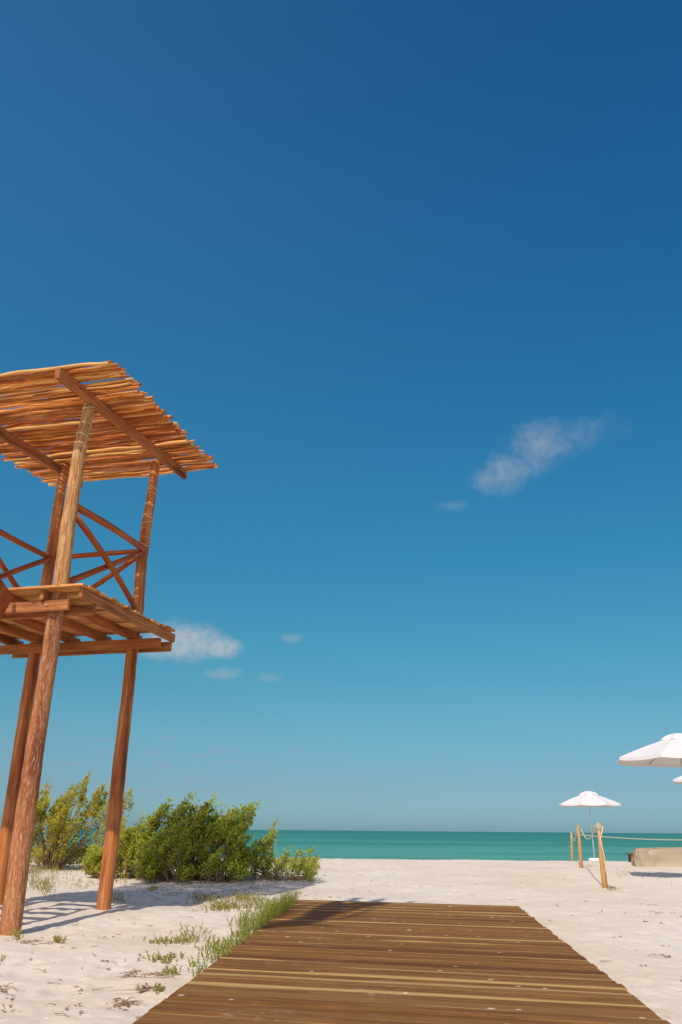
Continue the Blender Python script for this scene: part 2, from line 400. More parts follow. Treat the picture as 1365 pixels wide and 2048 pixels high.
def make_ground():
    ang = np.concatenate([np.radians(np.arange(-180, -42, 6.)), np.radians(np.arange(-42, 42, .13)), np.radians(np.arange(42, 180, 6.))])
    rr = [.4, 1, 1.6, 2.2, 2.8, 3.4, 4.0]
    while rr[-1] < 42: rr.append(rr[-1]*1.0047)
    while rr[-1] < 40000: rr.append(rr[-1]*1.25)
    rr = np.array(rr); A, Rr = np.meshgrid(ang, rr)
    X = Rr*np.sin(A); Y = Rr*np.cos(A); Z = height(X, Y)
    D = np.zeros_like(Z)
    for (a, b, c, d) in foot:
        ri = np.searchsorted(rr, math.hypot(a, b)); w = max(3, int(.5/ (math.hypot(a, b)*.0047)) + 2)
        lo, hi = max(0, ri-w), min(len(rr), ri+w)
        an = math.atan2(a, b); ci = np.searchsorted(ang, an); cw = int(.5/(math.hypot(a, b)*math.radians(.13)))+2
        cl, ch = max(0, ci-cw), min(len(ang), ci+cw)
        if cl >= ch: continue
        xx = X[lo:hi, cl:ch]; yy = Y[lo:hi, cl:ch]
        q = ((xx-a)/(c*.8))**2 + ((yy-b)/(c*1.5))**2
        D[lo:hi, cl:ch] += -d*np.exp(-q) + .35*d*np.exp(-((np.sqrt(q)-1.5)/.5)**2)
    l = DL1.x + (DL0.x-DL1.x)*(Y-DL1.y)/(DL0.y-DL1.y); r = DR1.x + (DR0.x-DR1.x)*(Y-DR1.y)/(DR0.y-DR1.y)
    inside = (X > l-.25) & (X < r+.25) & (Y < 13.4)
    Z = Z + np.where(inside, 0, D)
    na, nb = A.shape[1], A.shape[0]
    verts = np.stack([X, Y, Z], -1).reshape(-1, 3)
    i = np.arange(nb-1)[:, None]*na; j = np.arange(na)[None, :]; j2 = (j+1) % na
    faces = np.stack([i+j, i+j2, i+na+j2, i+na+j], -1).reshape(-1, 4)[:, ::-1]
    me = bpy.data.meshes.new('beach_sand')
    n = len(verts); c0 = n
    me.vertices.add(n+1); co = np.vstack([verts, [[0, 0, -.03]]]).astype(np.float32).ravel(); me.vertices.foreach_set('co', co)
    tri = np.stack([j2[0], j[0], np.full(na, c0)], -1)
    lv = np.concatenate([faces.ravel(), tri[:, ::-1].ravel()[::1]])
    starts = np.concatenate([np.arange(len(faces))*4, len(faces)*4 + np.arange(na)*3])
    tot = np.concatenate([np.full(len(faces), 4), np.full(na, 3)])
    me.loops.add(len(lv)); me.loops.foreach_set('vertex_index', lv.astype(np.int32))
    me.polygons.add(len(starts)); me.polygons.foreach_set('loop_start', starts.astype(np.int32)); me.polygons.foreach_set('loop_total', tot.astype(np.int32))
    me.polygons.foreach_set('use_smooth', np.ones(len(starts), bool))
    me.update(calc_edges=True); me.validate(); me.materials.append(M['sand'])
    o = bpy.data.objects.new('beach_sand', me); col.objects.link(o)
    tag(o, 'pale trodden beach sand', 'sand', kind='structure')
make_ground()

# ------------------------------------------------------------------ sea
def make_sea():
    mb = MB(); Z = -.62
    rings = [30, 60, 120, 300, 900, 3000, 9000, 40000]; n = 72; a0, a1 = R(-100), R(100)
    for r in rings:
        for k in range(n+1):
            a = a0 + (a1-a0)*k/n; mb.v.append(Vector((r*math.sin(a), r*math.cos(a), Z)))
    for i in range(len(rings)-1):
        for k in range(n):
            b = i*(n+1)+k; mb.quad([b, b+n+1, b+n+2, b+1], [(0, 0)]*4, True)
    o = mb.build('sea', M['sea'])
    for p in o.data.polygons:
        pass
    tag(o, 'green turquoise sea up to the horizon', 'sea', kind='structure')
    o.data.flip_normals() if o.data.polygons[0].normal.z < 0 else None
make_sea()

# ------------------------------------------------------------------ boardwalk
def make_deck():
    mb = MB(); pr = random.Random(5)
    # plank strips run along U; position across along V
    P_far = DL0.dot(V); s = P_far; i = 0
    while s > -2.5:
        w = pr.choice([.19, .19, .185, .195, .17])
        s0 = s - w + .006; sc = (s + s0)/2
        def edge(a, b):
            # point on line a-b whose V coordinate is sc
            d = b - a; t = (sc - a.dot(V)) / d.dot(V); return (a + d*t).dot(U)
        def edge2(a, b, q):
            d = b - a; return (a + d*((q - a.dot(V)) / d.dot(V))).dot(U)
        jl = pr.uniform(-.006, .006); jr = pr.choice([0, 0, .006, -.008, .012, .02, -.012]) * pr.random()
        ul = edge(DL0, DL1) + jl; ur = edge(DR0, DR1) + jr
        z = .05 + pr.uniform(-.004, .004); th = .034; ch = .004; tilt = pr.uniform(-.002, .002)
        cuts = [ul, ur]; 
        prof = [(s0, z-th), (s, z-th), (s, z-ch), (s-ch, z+tilt), (s0+ch, z-tilt), (s0, z-ch)]
        yv = [.0, 1, 1, .97, .03, 0]; flip = pr.random() < .5
        if flip: yv = [1-q for q in yv]
        m = 7; b = len(mb.v)
        for k in range(m):
            dz = pr.uniform(-.0015, .0015); ds = pr.uniform(-.0012, .0012); f = k/(m-1)
            for (a, c) in prof:
                uu = (edge2(DL0, DL1, a) + jl)*(1-f) + (edge2(DR0, DR1, a) + jr)*f
                mb.v.append(U*uu + V*(a+ds) + Vector((0, 0, c+dz)))
        n = 6; L = ur-ul
        for k in range(m-1):
            x0 = ul + L*k/(m-1); x1 = ul + L*(k+1)/(m-1)
            for q in range(n):
                q2 = (q+1) % n
                mb.quad([b+k*n+q, b+(k+1)*n+q, b+(k+1)*n+q2, b+k*n+q2], [(x0, yv[q]), (x1, yv[q]), (x1, yv[q2]), (x0, yv[q2])])
        mb.quad([b+q for q in range(n)], [(ul, yv[q]) for q in range(n)]); mb.quad([b+(m-1)*n+q for q in range(n)][::-1], [(ur, yv[q]) for q in range(n)][::-1])
        s = s0 - .006 - pr.uniform(0, .002); i += 1
    o = mb.build('boardwalk', M['deck']); tag(o, 'brown wooden plank boardwalk lying on the sand', 'boardwalk', kind='structure')
make_deck()

# ------------------------------------------------------------------ watchtower
def tower():
    tw = empty('watchtower', T(-.85, 1.1, 0)); tag(tw, 'tall wooden lookout tower on log stilts with a stick roof and railed platform', 'watchtower')
    bpy.context.view_layer.update()
    def post(pix, Yd, mat, seed, rings, extra_top):
        pts = []; rad = []
        for (cx, cy, w) in pix:
            p = gy(cx, cy, Yd); zc = (p-CAM).dot(fw); pts.append(p); rad.append(w/2*zc/F)
        pts[0] = Vector((pts[0].x, pts[0].y, -.5))
        # densify
        P = []; Q = []; rr = random.Random(seed)
        for i in range(len(pts)-1):
            n = max(2, int((pts[i+1]-pts[i]).length/.12))
            for k in range(n):
                f = k/n; q = pts[i].lerp(pts[i+1], f); P.append(q + Vector((rr.uniform(-1, 1), rr.uniform(-1, 1), 0))*.003); Q.append((rad[i]*(1-f)+rad[i+1]*f)*(1+rr.uniform(-.02, .02)))
        P.append(pts[-1]); Q.append(rad[-1])
        mb = MB(); mb.tube(P, Q, 16, .018, seed=seed); o = mb.build('post', mat, tw)
        for (rx, ry) in rings:
            p = gy(rx, ry, Yd); 
            j = min(range(len(P)), key=lambda k: abs(P[k].z-p.z)); r = Q[j]+.004; c = P[j]
            tilt = rr.uniform(.015, .035); ph = rr.uniform(0, 6.3); ring = MB()
            pp = [Vector((c.x+r*math.cos(a), c.y+r*math.sin(a), p.z+tilt*math.cos(a+ph))) for a in [2*math.pi*k/18 for k in range(19)]]
            ring.tube(pp, .0055, 5, cap=False); w = ring.build('twine_ring', M['wire'], None); w.parent = o; w.matrix_parent_inverse = o.matrix_world.inverted(); PAR.append((w, o))
        return o, P
    PAR = []
    Y2 = 12.25; Y3 = 12.62
    p1 = [(19, 1875, 41), (42, 1700, 41), (70, 1500, 36), (99, 1320, 31.5), (111, 1230, 31), (122, 1172, 31), (135, 1063, 29), (148, 980, 27), (158, 909, 25), (171, 850, 23), (179, 812, 22)]
    post(p1, 10.1, M['bark'], 1, [(178, 816), (171, 852), (168, 874), (163, 892), (160, 899)], 0)
    p2 = [(205, 1818, 28), (227, 1657, 29), (232, 1610, 28), (240.5, 1520, 27), (256, 1388, 24), (265, 1300, 24), (269.5, 1258, 23), (277, 1217, 22.5), (284, 1119, 22), (296, 1036, 20), (304, 986, 18), (312, 925, 17.5)]
    post(p2, Y2, M['post'], 2, [(303, 982), (302, 990), (299, 1010), (298, 1028), (296, 1037), (293, 1047), (289, 1077), (284, 1092)], 0)
    p3 = [(-8, 1812, 28), (17, 1651, 27), (31, 1563, 27), (48, 1446, 26), (67, 1329, 25), (73, 1290, 24), (92, 1172, 22), (110, 1063, 20.5), (122, 980, 19), (131, 928, 18)]
    post(p3, Y3, M['post'], 3, [(128, 946), (126, 960), (124, 972), (121, 990), (117, 1013)], 0)
    # fourth post, beyond the left edge of the frame
    rr = random.Random(4); P = [T(-1.7 + .012*k + rr.uniform(-.004, .004), .03, -.5 + .3*k) for k in range(24)]
    mb = MB(); mb.tube(P, [.115-.0018*k for k in range(24)], 16, .02); mb.build('post', M['post'], tw)

    # beams in pairs that clamp the posts (along U)
    def bd(name, a, b, w, h, mat='beam', warp=.004, seed=0):
        mb = MB(); mb.board(a, b, w, h, warp=warp, seed=seed); return mb.build(name, M[mat], tw)
    bd('beam', T(-2.25, -.15, 3.565), T(.26, -.15, 3.565), .05, .13, seed=1)
    bd('beam', T(-2.25, .13, 3.565), T(.45, .13, 3.565), .05, .13, seed=2)
    zb = 3.555
    a = ps(12, 1303, 2.02); b = ps(336, 1293, 2.02)
    bd('beam', T(-2.28, 2.08, zb), T(.42, 2.08, zb), .05, .14, seed=3)
    bd('beam', T(-2.22, 2.36, zb), T(.46, 2.36, zb), .05, .14, seed=4)
    # joists along V
    for k, u in enumerate((.44, -.10, -.62, -1.15, -1.66, -2.16)):
        bd('joist', T(u, -.22, 3.695), T(u, 2.46, 3.695), .05, .125, seed=10+k, warp=.003)
    # floor boards
    pr = random.Random(9); s = -.29; mb = MB(); k = 0
    while s < 2.28:
        w = pr.uniform(.125, .155)
        ur = .50 + pr.uniform(-.03, .045); z = 3.777 + pr.uniform(-.003, .003)
        mb.board(T(-2.33+pr.uniform(-.03, .03), s+w/2, z), T(ur, s+w/2, z), w-.008, .03, ch=.003, seed=k); s += w; k += 1
    mb.build('floor', M['floor'], tw)
    bolt = MB(); c = T(-.03, -.176, 3.57); bolt.tube([c, c - V*.02], [.016, .012], 8); bolt.build('bolt', M['metal'], tw)

    # railings and braces: logs
    def log(name, a, b, r, seed, bend=.02):
        rr = random.Random(seed); n = max(4, int((b-a).length/.15)); d = (b-a)
        side = d.normalized().orthogonal(); P = []; ph = rr.uniform(0, 6)
        for i in range(n+1):
            f = i/n; P.append(a + d*f + side*(bend*math.sin(math.pi*f)*math.cos(ph)) + Vector((0, 0, bend*math.sin(math.pi*f)*math.sin(ph))))
        mb = MB(); mb.tube(P, [r*(1.05-.12*i/n)*(1+rr.uniform(-.03, .03)) for i in range(n+1)], 12, .02, seed=seed)
        return mb.build(name, M['rail'], tw)
    uR = .02
    log('rail', pu(150, 1012, uR), pu(291, 1101, uR), .050, 21, .015)
    log('brace', pu(150, 1030, uR+.04), pu(270, 1214, uR+.04), .043, 22, .04)
    log('brace', pu(136, 1164, uR-.05), pu(286, 1104, uR-.05), .043, 23, .03)
    log('bottom_rail', pu(130, 1160, uR-.02)+Vector((0, 0, -.03)), pu(272, 1222, uR-.02)+Vector((0, 0, -.02)), .045, 24, .01)
    sB = 2.26
    log('rail', ps(100, 1117, sB), ps(286, 1102, sB), .041, 25, .015)
    log('brace', ps(90, 1236, sB+.07), ps(281, 1110, sB+.07), .041, 26, .02)
    uL = -1.66
    log('rail', pu(-95, 1010, uL), pu(103, 1117, uL), .045, 27, .01)
    log('brace', pu(-90, 1190, uL+.03), pu(103, 1116, uL+.03), .043, 28, .01)
    log('brace', pu(-75, 985, uL-.04), pu(45, 1190, uL-.04), .042, 29, .03)

    for bp in (pu(288, 1099, uR-.0), pu(160, 1019, uR), pu(276, 1112, uR), pu(262, 1204, uR), ps(103, 1118, sB-.04)):
        bolt = MB(); c = bp - V*.05; bolt.tube([c, c - V*.015], [.014, .011], 8); bolt.build('bolt', M['metal'], tw)
    # rafters
    def rafter(u, s0, s1, z0, z1, seed):
        mb = MB(); mb.board(T(u, s0, z0), T(u, s1, z1), .075, .155, warp=.004, seed=seed, ch=.006); mb.build('rafter', M['beam'], tw)
    rafter(.11, -.86, 3.08, 6.455, 6.70, 31)
    rafter(-1.72, -.80, 2.82, 6.42, 6.60, 32)
    # stick roof
    pr = random.Random(12); mb = MB()
    def zroof(s): return 6.56 + .058*(s+.8)
    s = -.80; k = 0
    while s < 3.10:
        for layer in (0, 1):
            if layer == 1 and pr.random() < .5: continue
            r = pr.uniform(.015, .028)
            ss = s + (0 if layer == 0 else .022) + pr.uniform(-.008, .008)
            ul = -2.55 + pr.uniform(-.10, .08) + .02*(ss); ur = .80 - .035*ss + pr.uniform(-.07, .05)
            if layer == 1 and pr.random() < .3: ul += pr.uniform(.2, 1.2)
            n = 26; ph = [pr.uniform(0, 6.3) for _ in range(4)]; am = pr.uniform(.006, .017); skew = pr.uniform(-.03, .03)
            P = []; Q = []
            for i in range(n+1):
                f = i/n; uu = ul + (ur-ul)*f
                w = am*(math.sin(uu*2.4+ph[0]) + .6*math.sin(uu*6.1+ph[1]) + .3*math.sin(uu*13+ph[3])) + skew*(f-.5)
                wz = am*.7*(math.sin(uu*3.1+ph[2]) + .5*math.sin(uu*7.7+ph[3]))
                P.append(T(uu, ss + w, zroof(ss) + layer*.034 + wz)); Q.append(r*(1.1-.35*f if k % 2 else .75+.35*f)*(1+pr.uniform(-.1, .1)))
            mb.tube(P, Q, 7, .06, seed=k); k += 1
        s += pr.uniform(.036, .070) + (.018 if pr.random() < .22 else 0)
    mb.build('stick_roof', M['stick'], tw)

    # ladder leading up to the platform front, mostly beyond the left edge
    def stringer(u):
        mb = MB(); a = T(u, -2.35, -.1); b = T(u, -.40, 3.76)
        mb.board(a, b, .055, .35, upv=V, warp=0, seed=int(u*-10)); return mb.build('stair_stringer', M['rail'], tw)
    stringer(-.50); stringer(-1.18)
    for k in range(11):
        f = (k+1)/12; c = T(-.84, -2.35+1.93*f, -.1+3.80*f)
        mb = MB(); mb.board(c - U*.31, c + U*.31, .19, .035, seed=k); mb.build('tread', M['floor'], tw)
tower()

# ------------------------------------------------------------------ bushes
SUNW = Vector((-.21, -.64, .74))
def bush(name, base_px, outline, ybase, label, leafm, nsp, leafL, dens, depth_r=.7, lean=.35, cat='bush', spread=.5, twigmat=None, dz=0, spire=()):
    """outline: polyline of (px,py) for the crown's top; sprigs end on or below it at spread-out depths"""
    bx, by = base_px
    g = gz(bx, by, 0)
    for _ in range(3): g = gz(bx, by, ground_z(g.x, g.y))
    root = empty(name, (g.x, g.y, ground_z(g.x, g.y))); tag(root, label, cat)
    bpy.context.view_layer.update()
    pr = random.Random(hash((bx, by)) % 1000 + 5)
    fol = MB(); st = MB()
    x0, x1 = outline[0][0], outline[-1][0]
    def top(x):
        for i in range(len(outline)-1):
            a, b = outline[i], outline[i+1]
            if a[0] <= x <= b[0]: return a[1] + (b[1]-a[1])*(x-a[0])/max(1e-6, b[0]-a[0])
        return ybase
    tips = []
    for q in spire:
        dv = pr.uniform(-.35, .35); tips.append((q[0], q[1], dv, True))
        for k in range(3): tips.append((q[0] - (k+1)*5*lean*2 + pr.uniform(-4, 4), q[1] + (k+1)*11, dv, k == 0))
    cl = [(pr.uniform(x0, x1), pr.uniform(-1, 1), pr.random()) for _ in range(max(6, nsp//14))]
    for i in range(nsp):
        if pr.random() < .5:
            cx_, cd_, cf_ = pr.choice(cl); x = cx_ + pr.gauss(0, 7); x = min(max(x, x0), x1)
            t = top(x); f = max(0, min(1, cf_**1.2 + pr.gauss(0, .07)))
            tips.append((x, t + (ybase - t)*f*.93 + 4, max(-1, min(1, cd_ + pr.gauss(0, .15))), False)); continue
        x = pr.uniform(x0, x1); t = top(x); f = pr.random()**1.35
        y = t + (ybase - t)*f*.93 + 4
        tips.append((x, y, pr.uniform(-1, 1), False))
    for (px, py, dv, sp) in tips:
        Yd = g.y + dv*depth_r*(1 if not sp else .5)
        tip = gy(px, py, Yd)
        gzv = ground_z(tip.x, Yd)
        if tip.z < gzv + .05: tip.z = gzv + .05 + pr.random()*.1
        L = pr.uniform(.32, .62) if not sp else pr.uniform(.55, .8)
        d = Vector((lean + pr.uniform(-.35, .35), pr.uniform(-.5, .4), 1.0)).normalized()
        L = min(L, max(.15, (tip.z-gzv)*.95))
        s0 = tip - d*L
        if s0.z < gzv: s0.z = gzv + .01
        # main stem from the root out to the sprig's start
        rx = root.location.x + (s0.x-root.location.x)*spread*pr.uniform(.6, 1.1); ry = g.y + (s0.y-g.y)*spread
        r0 = Vector((rx, ry, ground_z(rx, ry)-.03))
        if pr.random() < .32 or sp:
            mid = r0.lerp(s0, .5) + Vector((pr.uniform(-.08, .08), pr.uniform(-.08, .08), .05))
            st.tube([r0, mid, s0], [.012, .009, .006], 5, cap=False)
        # sprig: curved axis
        c = tip.lerp(s0, .5) + Vector((pr.uniform(-.04, .04)-.03, pr.uniform(-.04, .04), 0))
        axis = lambda f: (s0*(1-f)**2 + c*2*f*(1-f) + tip*f*f)
        st.tube([axis(0), axis(.35), axis(.7), axis(1)], [.006, .005, .003, .001], 4, cap=False)
        nl = int(dens*L*(1.0 if not sp else 1.2))
        side = []
        nt = pr.randint(2, 4)
        for _ in range(nt):
            f = pr.uniform(.05, .8); p0 = axis(f); dd = (d + Vector((pr.uniform(-.9, .9), pr.uniform(-.9, .9), pr.uniform(-.1, .5)))).normalized()
            ll = pr.uniform(.10, .24)*(1-f*.6); side.append((p0, p0+dd*ll)); st.tube([p0, p0+dd*ll], [.003, .001], 3, cap=False)
        for j in range(nl):
            if pr.random() < .5:
                f = pr.random()**.8; p = axis(f); ax = (tip-s0).normalized(); rad = .02 + .05*(1-f)
            else:
                a, b = pr.choice(side); f = pr.random(); p = a.lerp(b, f); ax = (b-a).normalized(); rad = .01
            o = ax.orthogonal().normalized(); o.rotate(Matrix.Rotation(pr.uniform(0, 6.28), 3, ax))
            dd = (o*.9 + ax*pr.uniform(.3, 1.1)).normalized()
            ll = leafL*pr.uniform(.65, 1.25)
            nn = (ax*.3 + SUNW*1.1 + Vector((pr.uniform(-.7, .7), pr.uniform(-.7, .7), pr.uniform(-.4, .7)))).normalized()
            fol.leaf(p + o*rad*.4, dd, nn, ll, ll*pr.uniform(.4, .58), .15)
    fol.build('foliage', M[leafm], root); st.build('stem', M['twig'], root)
    return root

bush('bush', (100, 1737), [(62, 1655), (66, 1600), (72, 1588), (90, 1600), (102, 1572), (112, 1588), (120, 1592), (140, 1578), (152, 1568), (165, 1562), (178, 1552), (190, 1572), (204, 1572), (222, 1592), (240, 1600)], 1712,
     'feathery yellow green bush leaning right behind the tower posts', 'leaf_y', 240, .070, 95, .8, .45, spread=.10,
     spire=[(186, 1541), (180, 1550), (103, 1562), (98, 1575), (212, 1568), (222, 1572), (252, 1588), (266, 1577), (258, 1582), (248, 1625), (255, 1628), (75, 1578), (232, 1610), (200, 1575), (148, 1568), (160, 1565)])
bush('bush', (250, 1756), [(182, 1690), (192, 1682), (210, 1690), (230, 1672), (248, 1650), (262, 1652), (275, 1658), (288, 1664), (298, 1668), (306, 1680), (318, 1700), (335, 1710)], 1750,
     'low dense lime green bush directly behind the right tower post', 'leaf_l', 290, .062, 115, .65, .2, spread=.75, spire=[(285, 1627), (280, 1636), (276, 1645), (250, 1646), (300, 1660)])
bush('bush', (415, 1760), [(302, 1690), (310, 1668), (330, 1656), (350, 1642), (372, 1632), (392, 1620), (415, 1624), (436, 1624), (455, 1638), (472, 1634), (486, 1642), (494, 1668), (498, 1704), (500, 1742)], 1752,
     'large dark green bush with upswept sprigs left of the boardwalk end', 'leaf_g', 430, .068, 105, .9, .75, spread=.8,
     spire=[(392, 1584), (386, 1596), (400, 1602), (412, 1606), (424, 1600), (434, 1589), (430, 1600), (443, 1608), (452, 1613), (342, 1600), (333, 1606), (328, 1620), (350, 1609), (362, 1614), (374, 1608), (310, 1650), (306, 1664),
            (470, 1613), (478, 1618), (485, 1610), (494, 1615), (502, 1608), (512, 1606), (521, 1603), (507, 1620), (511, 1634), (500, 1648), (509, 1662), (514, 1678), (506, 1692), (512, 1706), (460, 1622), (420, 1612)])
bush('bush', (565, 1757), [(490, 1725), (505, 1715), (515, 1672), (530, 1668), (540, 1680), (556, 1672), (560, 1700), (575, 1716), (590, 1712), (600, 1712), (612, 1712), (622, 1718), (632, 1728), (640, 1738)], 1752,
     'sparse low bush with thin upright sprigs at the right end of the bush row', 'leaf_g', 48, .055, 85, .6, .4, spread=.22,
     spire=[(556, 1638), (553, 1650), (558, 1660), (545, 1664), (536, 1668), (583, 1692), (580, 1700), (602, 1698), (617, 1704), (626, 1692), (636, 1708), (610, 1700), (528, 1672), (540, 1720), (520, 1725), (548, 1700)])
bush('bush', (-30, 1735), [(-80, 1660), (-50, 1630), (-25, 1622), (-5, 1636), (6, 1655), (10, 1670)], 1728,
     'bush fragment at the far left edge behind the rear tower post', 'leaf_y', 90, .055, 100, .8, .3, spread=.5)
# low scrub on the dune behind
def scrub():
    pr = random.Random(8); mb = MB()
    for i in range(420):
        if i < 330: px, py = pr.uniform(60, 330), pr.uniform(1698, 1712)
        else: px, py = pr.uniform(480, 640), pr.uniform(1712, 1722)
        Yd = pr.uniform(24, 30); x = gy(px, py, Yd).x; z = ground_z(x, Yd)
        h = pr.uniform(.10, .30) if i < 330 else pr.uniform(.05, .14)
        for j in range(16):
            p = Vector((x + pr.uniform(-.12, .12), Yd + pr.uniform(-.12, .12), z + h*pr.random()))
            mb.leaf(p, Vector((pr.uniform(-1, 1), pr.uniform(-1, 1), 1.1)), Vector((0, -1, .3)), .09, .035)
    o = mb.build('dune_scrub', M['grass_y']); tag(o, 'low yellowish scrub on the dune behind the bushes', 'scrub', kind='stuff')
scrub()

# ------------------------------------------------------------------ weeds and litter
def in_deck(x, y): return lx(DL0, DL1, y) - .0 < x < lx(DR0, DR1, y) and y < 13.3
def weed(mb, x, y, h, pr, n=9, lw=.012, spread=.5):
    z = ground_z(x, y); 
    d = Vector((pr.uniform(-spread, spread)+.05, pr.uniform(-spread, spread), 1)).normalized()
    b = Vector((x, y, z-.005)); k = len(mb.v)
    mb.tube([b, b+d*h*.55, b+(d+Vector((pr.uniform(-.15, .15), 0, .1)))*h*.95], [.0022, .0018, .0008], 3, cap=False)
    for j in range(n):
        f = .1 + .9*j/n; p = b + d*h*f; a = pr.uniform(0, 6.28)
        dd = Vector((math.cos(a), math.sin(a), pr.uniform(.5, 1.4)))
        mb.leaf(p, dd, Vector((0, 0, 1)), pr.uniform(.016, .034), lw*.8)
def weeds():
    pr = random.Random(21)
    g = MB(); gy_ = MB()
    # strip hugging the left edge of the boardwalk
    for i in range(1900):
        y = 12.9 - 6.7*pr.random()**.85
        e = lx(DL0, DL1, y)
        f = (12.9-y)/6.7
        wid = .18 + .24*math.sin(min(1, f*1.1)*math.pi)
        off = wid*abs(pr.gauss(0, .55))
        if off > wid*1.3: continue
        if f > .5 and pr.random() < (f-.5)*2: continue
        x = e + .03 - off
        h = (pr.uniform(.12, .30) if f < .45 else pr.uniform(.05, .17)*(1.3-f*.6))*(1-.45*min(1, off/wid))
        if vnoise(np.array([x*2.6]), np.array([y*2.2]), 9)[0] < .22: continue
        if vnoise(np.array([x*5.]), np.array([y*5.]), 10)[0] < .42 and h < .22: continue
        weed(g if pr.random() < .72 else gy_, x, y, h, pr, 10 if h > .14 else 7, .013, .45)
    o = g.build('weed_strip', M['grass']); tag(o, 'bright green weeds growing along the left edge of the boardwalk', 'weeds', kind='stuff')
    y_ = gy_
    def patch(px, py, rx, ry, n, h):
        for _ in range(n):
            q = gz(px + pr.gauss(0, rx), py + pr.gauss(0, ry), 0)
            if in_deck(q.x, q.y) : continue
            weed(y_, q.x, q.y, h*pr.uniform(.5, 1.3), pr, 7, .014, .9)
    for a in [(410, 1800, 16, 4, 90, .09), (445, 1812, 22, 4, 120, .07), (480, 1800, 18, 5, 120, .09), (510, 1806, 14, 4, 80, .08), (470, 1815, 30, 3, 70, .05),
              (345, 1878, 30, 3, 70, .05), (380, 1868, 20, 7, 45, .07), (330, 1916, 24, 3, 50, .04), (345, 1945, 8, 4, 22, .04), (318, 1978, 6, 3, 14, .03),
              (120, 1880, 5, 3, 30, .06), (35, 1862, 4, 3, 20, .08), (70, 1768, 10, 5, 90, .16), (58, 1750, 6, 4, 60, .2), (92, 1780, 6, 7, 50, .14), (100, 1768, 8, 5, 50, .14), (80, 1748, 14, 4, 80, .18), (130, 1742, 22, 5, 120, .12),
              (220, 1795, 10, 5, 30, .08), (238, 1800, 6, 6, 20, .09), (307, 1778, 5, 2, 40, .07), (250, 1766, 20, 4, 60, .06), (160, 1768, 20, 6, 40, .07), (550, 1762, 25, 5, 90, .09), (610, 1762, 14, 4, 50, .08),
              (480, 1768, 30, 5, 60, .07), (3, 1915, 8, 3, 6, .04), (520, 1800, 6, 10, 20, .16), (210, 1700, 70, 3, 90, .2), (500, 1720, 25, 2, 60, .09), (580, 1718, 25, 2, 50, .09), (1185, 1735, 8, 2, 10, .05), (1245, 1746, 10, 5, 14, .06), (1290, 1752, 20, 5, 12, .05), (1222, 1778, 4, 2, 14, .07)]:
        patch(*a)
    o = y_.build('sand_weeds', M['grass_y']); tag(o, 'small yellowish weeds scattered over the sand by the tower', 'weeds', kind='stuff')
    # dead leaves and twigs
    l = MB()
    def bit(x, y):
        z = ground_z(x, y) + .004
        if pr.random() < .3:
            a = pr.uniform(0, 6.28); L = pr.uniform(.05, .22); d = Vector((math.cos(a), math.sin(a)*.8, 0)); p = Vector((x, y, z+.003))
            l.tube([p, p + d*L*.5 + Vector((0, 0, pr.uniform(0, .015))), p + d*L + Vector((pr.uniform(-.02, .02), 0, .003))], [.0035, .0025, .0015], 4)
        else:
            for _ in range(pr.randint(1, 3)):
                a = pr.uniform(0, 6.28); l.leaf(Vector((x+pr.uniform(-.02, .02), y+pr.uniform(-.03, .03), z)), Vector((math.cos(a), math.sin(a), pr.uniform(0, .4))), Vector((0, 0, 1)), pr.uniform(.025, .06), pr.uniform(.012, .022), .3)
    for _ in range(300):
        px = pr.uniform(-20, 640); py = 1745 + 300*pr.random()**1.3
        q = gz(px, py, 0)
        if in_deck(q.x, q.y): continue
        if vnoise(np.array([q.x*1.3]), np.array([q.y*1.0]), 31)[0] < .38 : continue
        bit(q.x, q.y)
    for _ in range(420):
        q = gz(pr.gauss(400, 110), pr.gauss(1778, 14), 0); bit(q.x, q.y)
    for _ in range(300):
        px = pr.uniform(640, 1400); py = 1722 + 320*pr.random()**1.8
        q = gz(px, py, 0)
        if in_deck(q.x, q.y): continue
        if vnoise(np.array([q.x*1.1]), np.array([q.y*.8]), 33)[0] < .45: continue
        bit(q.x, q.y)
    for (px, py, n, r) in [(270, 1944, 22, 12), (290, 1975, 20, 8), (330, 1948, 22, 12), (1225, 1776, 26, 4), (250, 2000, 20, 10), (8, 1970, 14, 8), (1175, 1730, 12, 8), (1335, 1908, 6, 3), (60, 1880, 16, 12)]:
        for _ in range(n):
            q = gz(px + pr.gauss(0, r), py + pr.gauss(0, r*.4), 0)
            if not in_deck(q.x, q.y): bit(q.x, q.y)
    o = l.build('leaf_litter', M['dry']); tag(o, 'dead leaves and twigs scattered over the sand', 'litter', kind='stuff')
weeds()

# ------------------------------------------------------------------ rope barrier
def rpost(px, py, tx, ty, r, label, seed):
    g = gz(px, py, 0)
    for _ in range(4): g = gz(px, py, ground_z(g.x, g.y))
    t = gy(tx, ty, g.y); rr = random.Random(seed); n = 12; P = []; Q = []
    for i in range(n+1):
        f = i/n; P.append(g.lerp(t, f) + Vector((rr.uniform(-1, 1), rr.uniform(-1, 1), 0))*.004 + Vector((0, 0, -.25 if i == 0 else 0))); Q.append(r*(1.1-.32*f)*(1+rr.uniform(-.03, .03)))
    Q[-1] *= .8
    e = MB(); e.tube(P, Q, 12, .02, seed=seed); o = e.build('rope_post', M['fpost']); tag(o, label, 'post', 'posts of the rope barrier')
    return o, t
_, tA = rpost(1210, 1776, 1197, 1645, .050, 'nearest wooden rope post, tall and leaning slightly left', 51)
_, tB = rpost(1163, 1737, 1157, 1650, .051, 'middle wooden rope post, yellowish, between the other two', 52)
_, tC = rpost(1145, 1722, 1143, 1664, .047, 'farthest and shortest wooden rope post at the crest of the beach', 53)
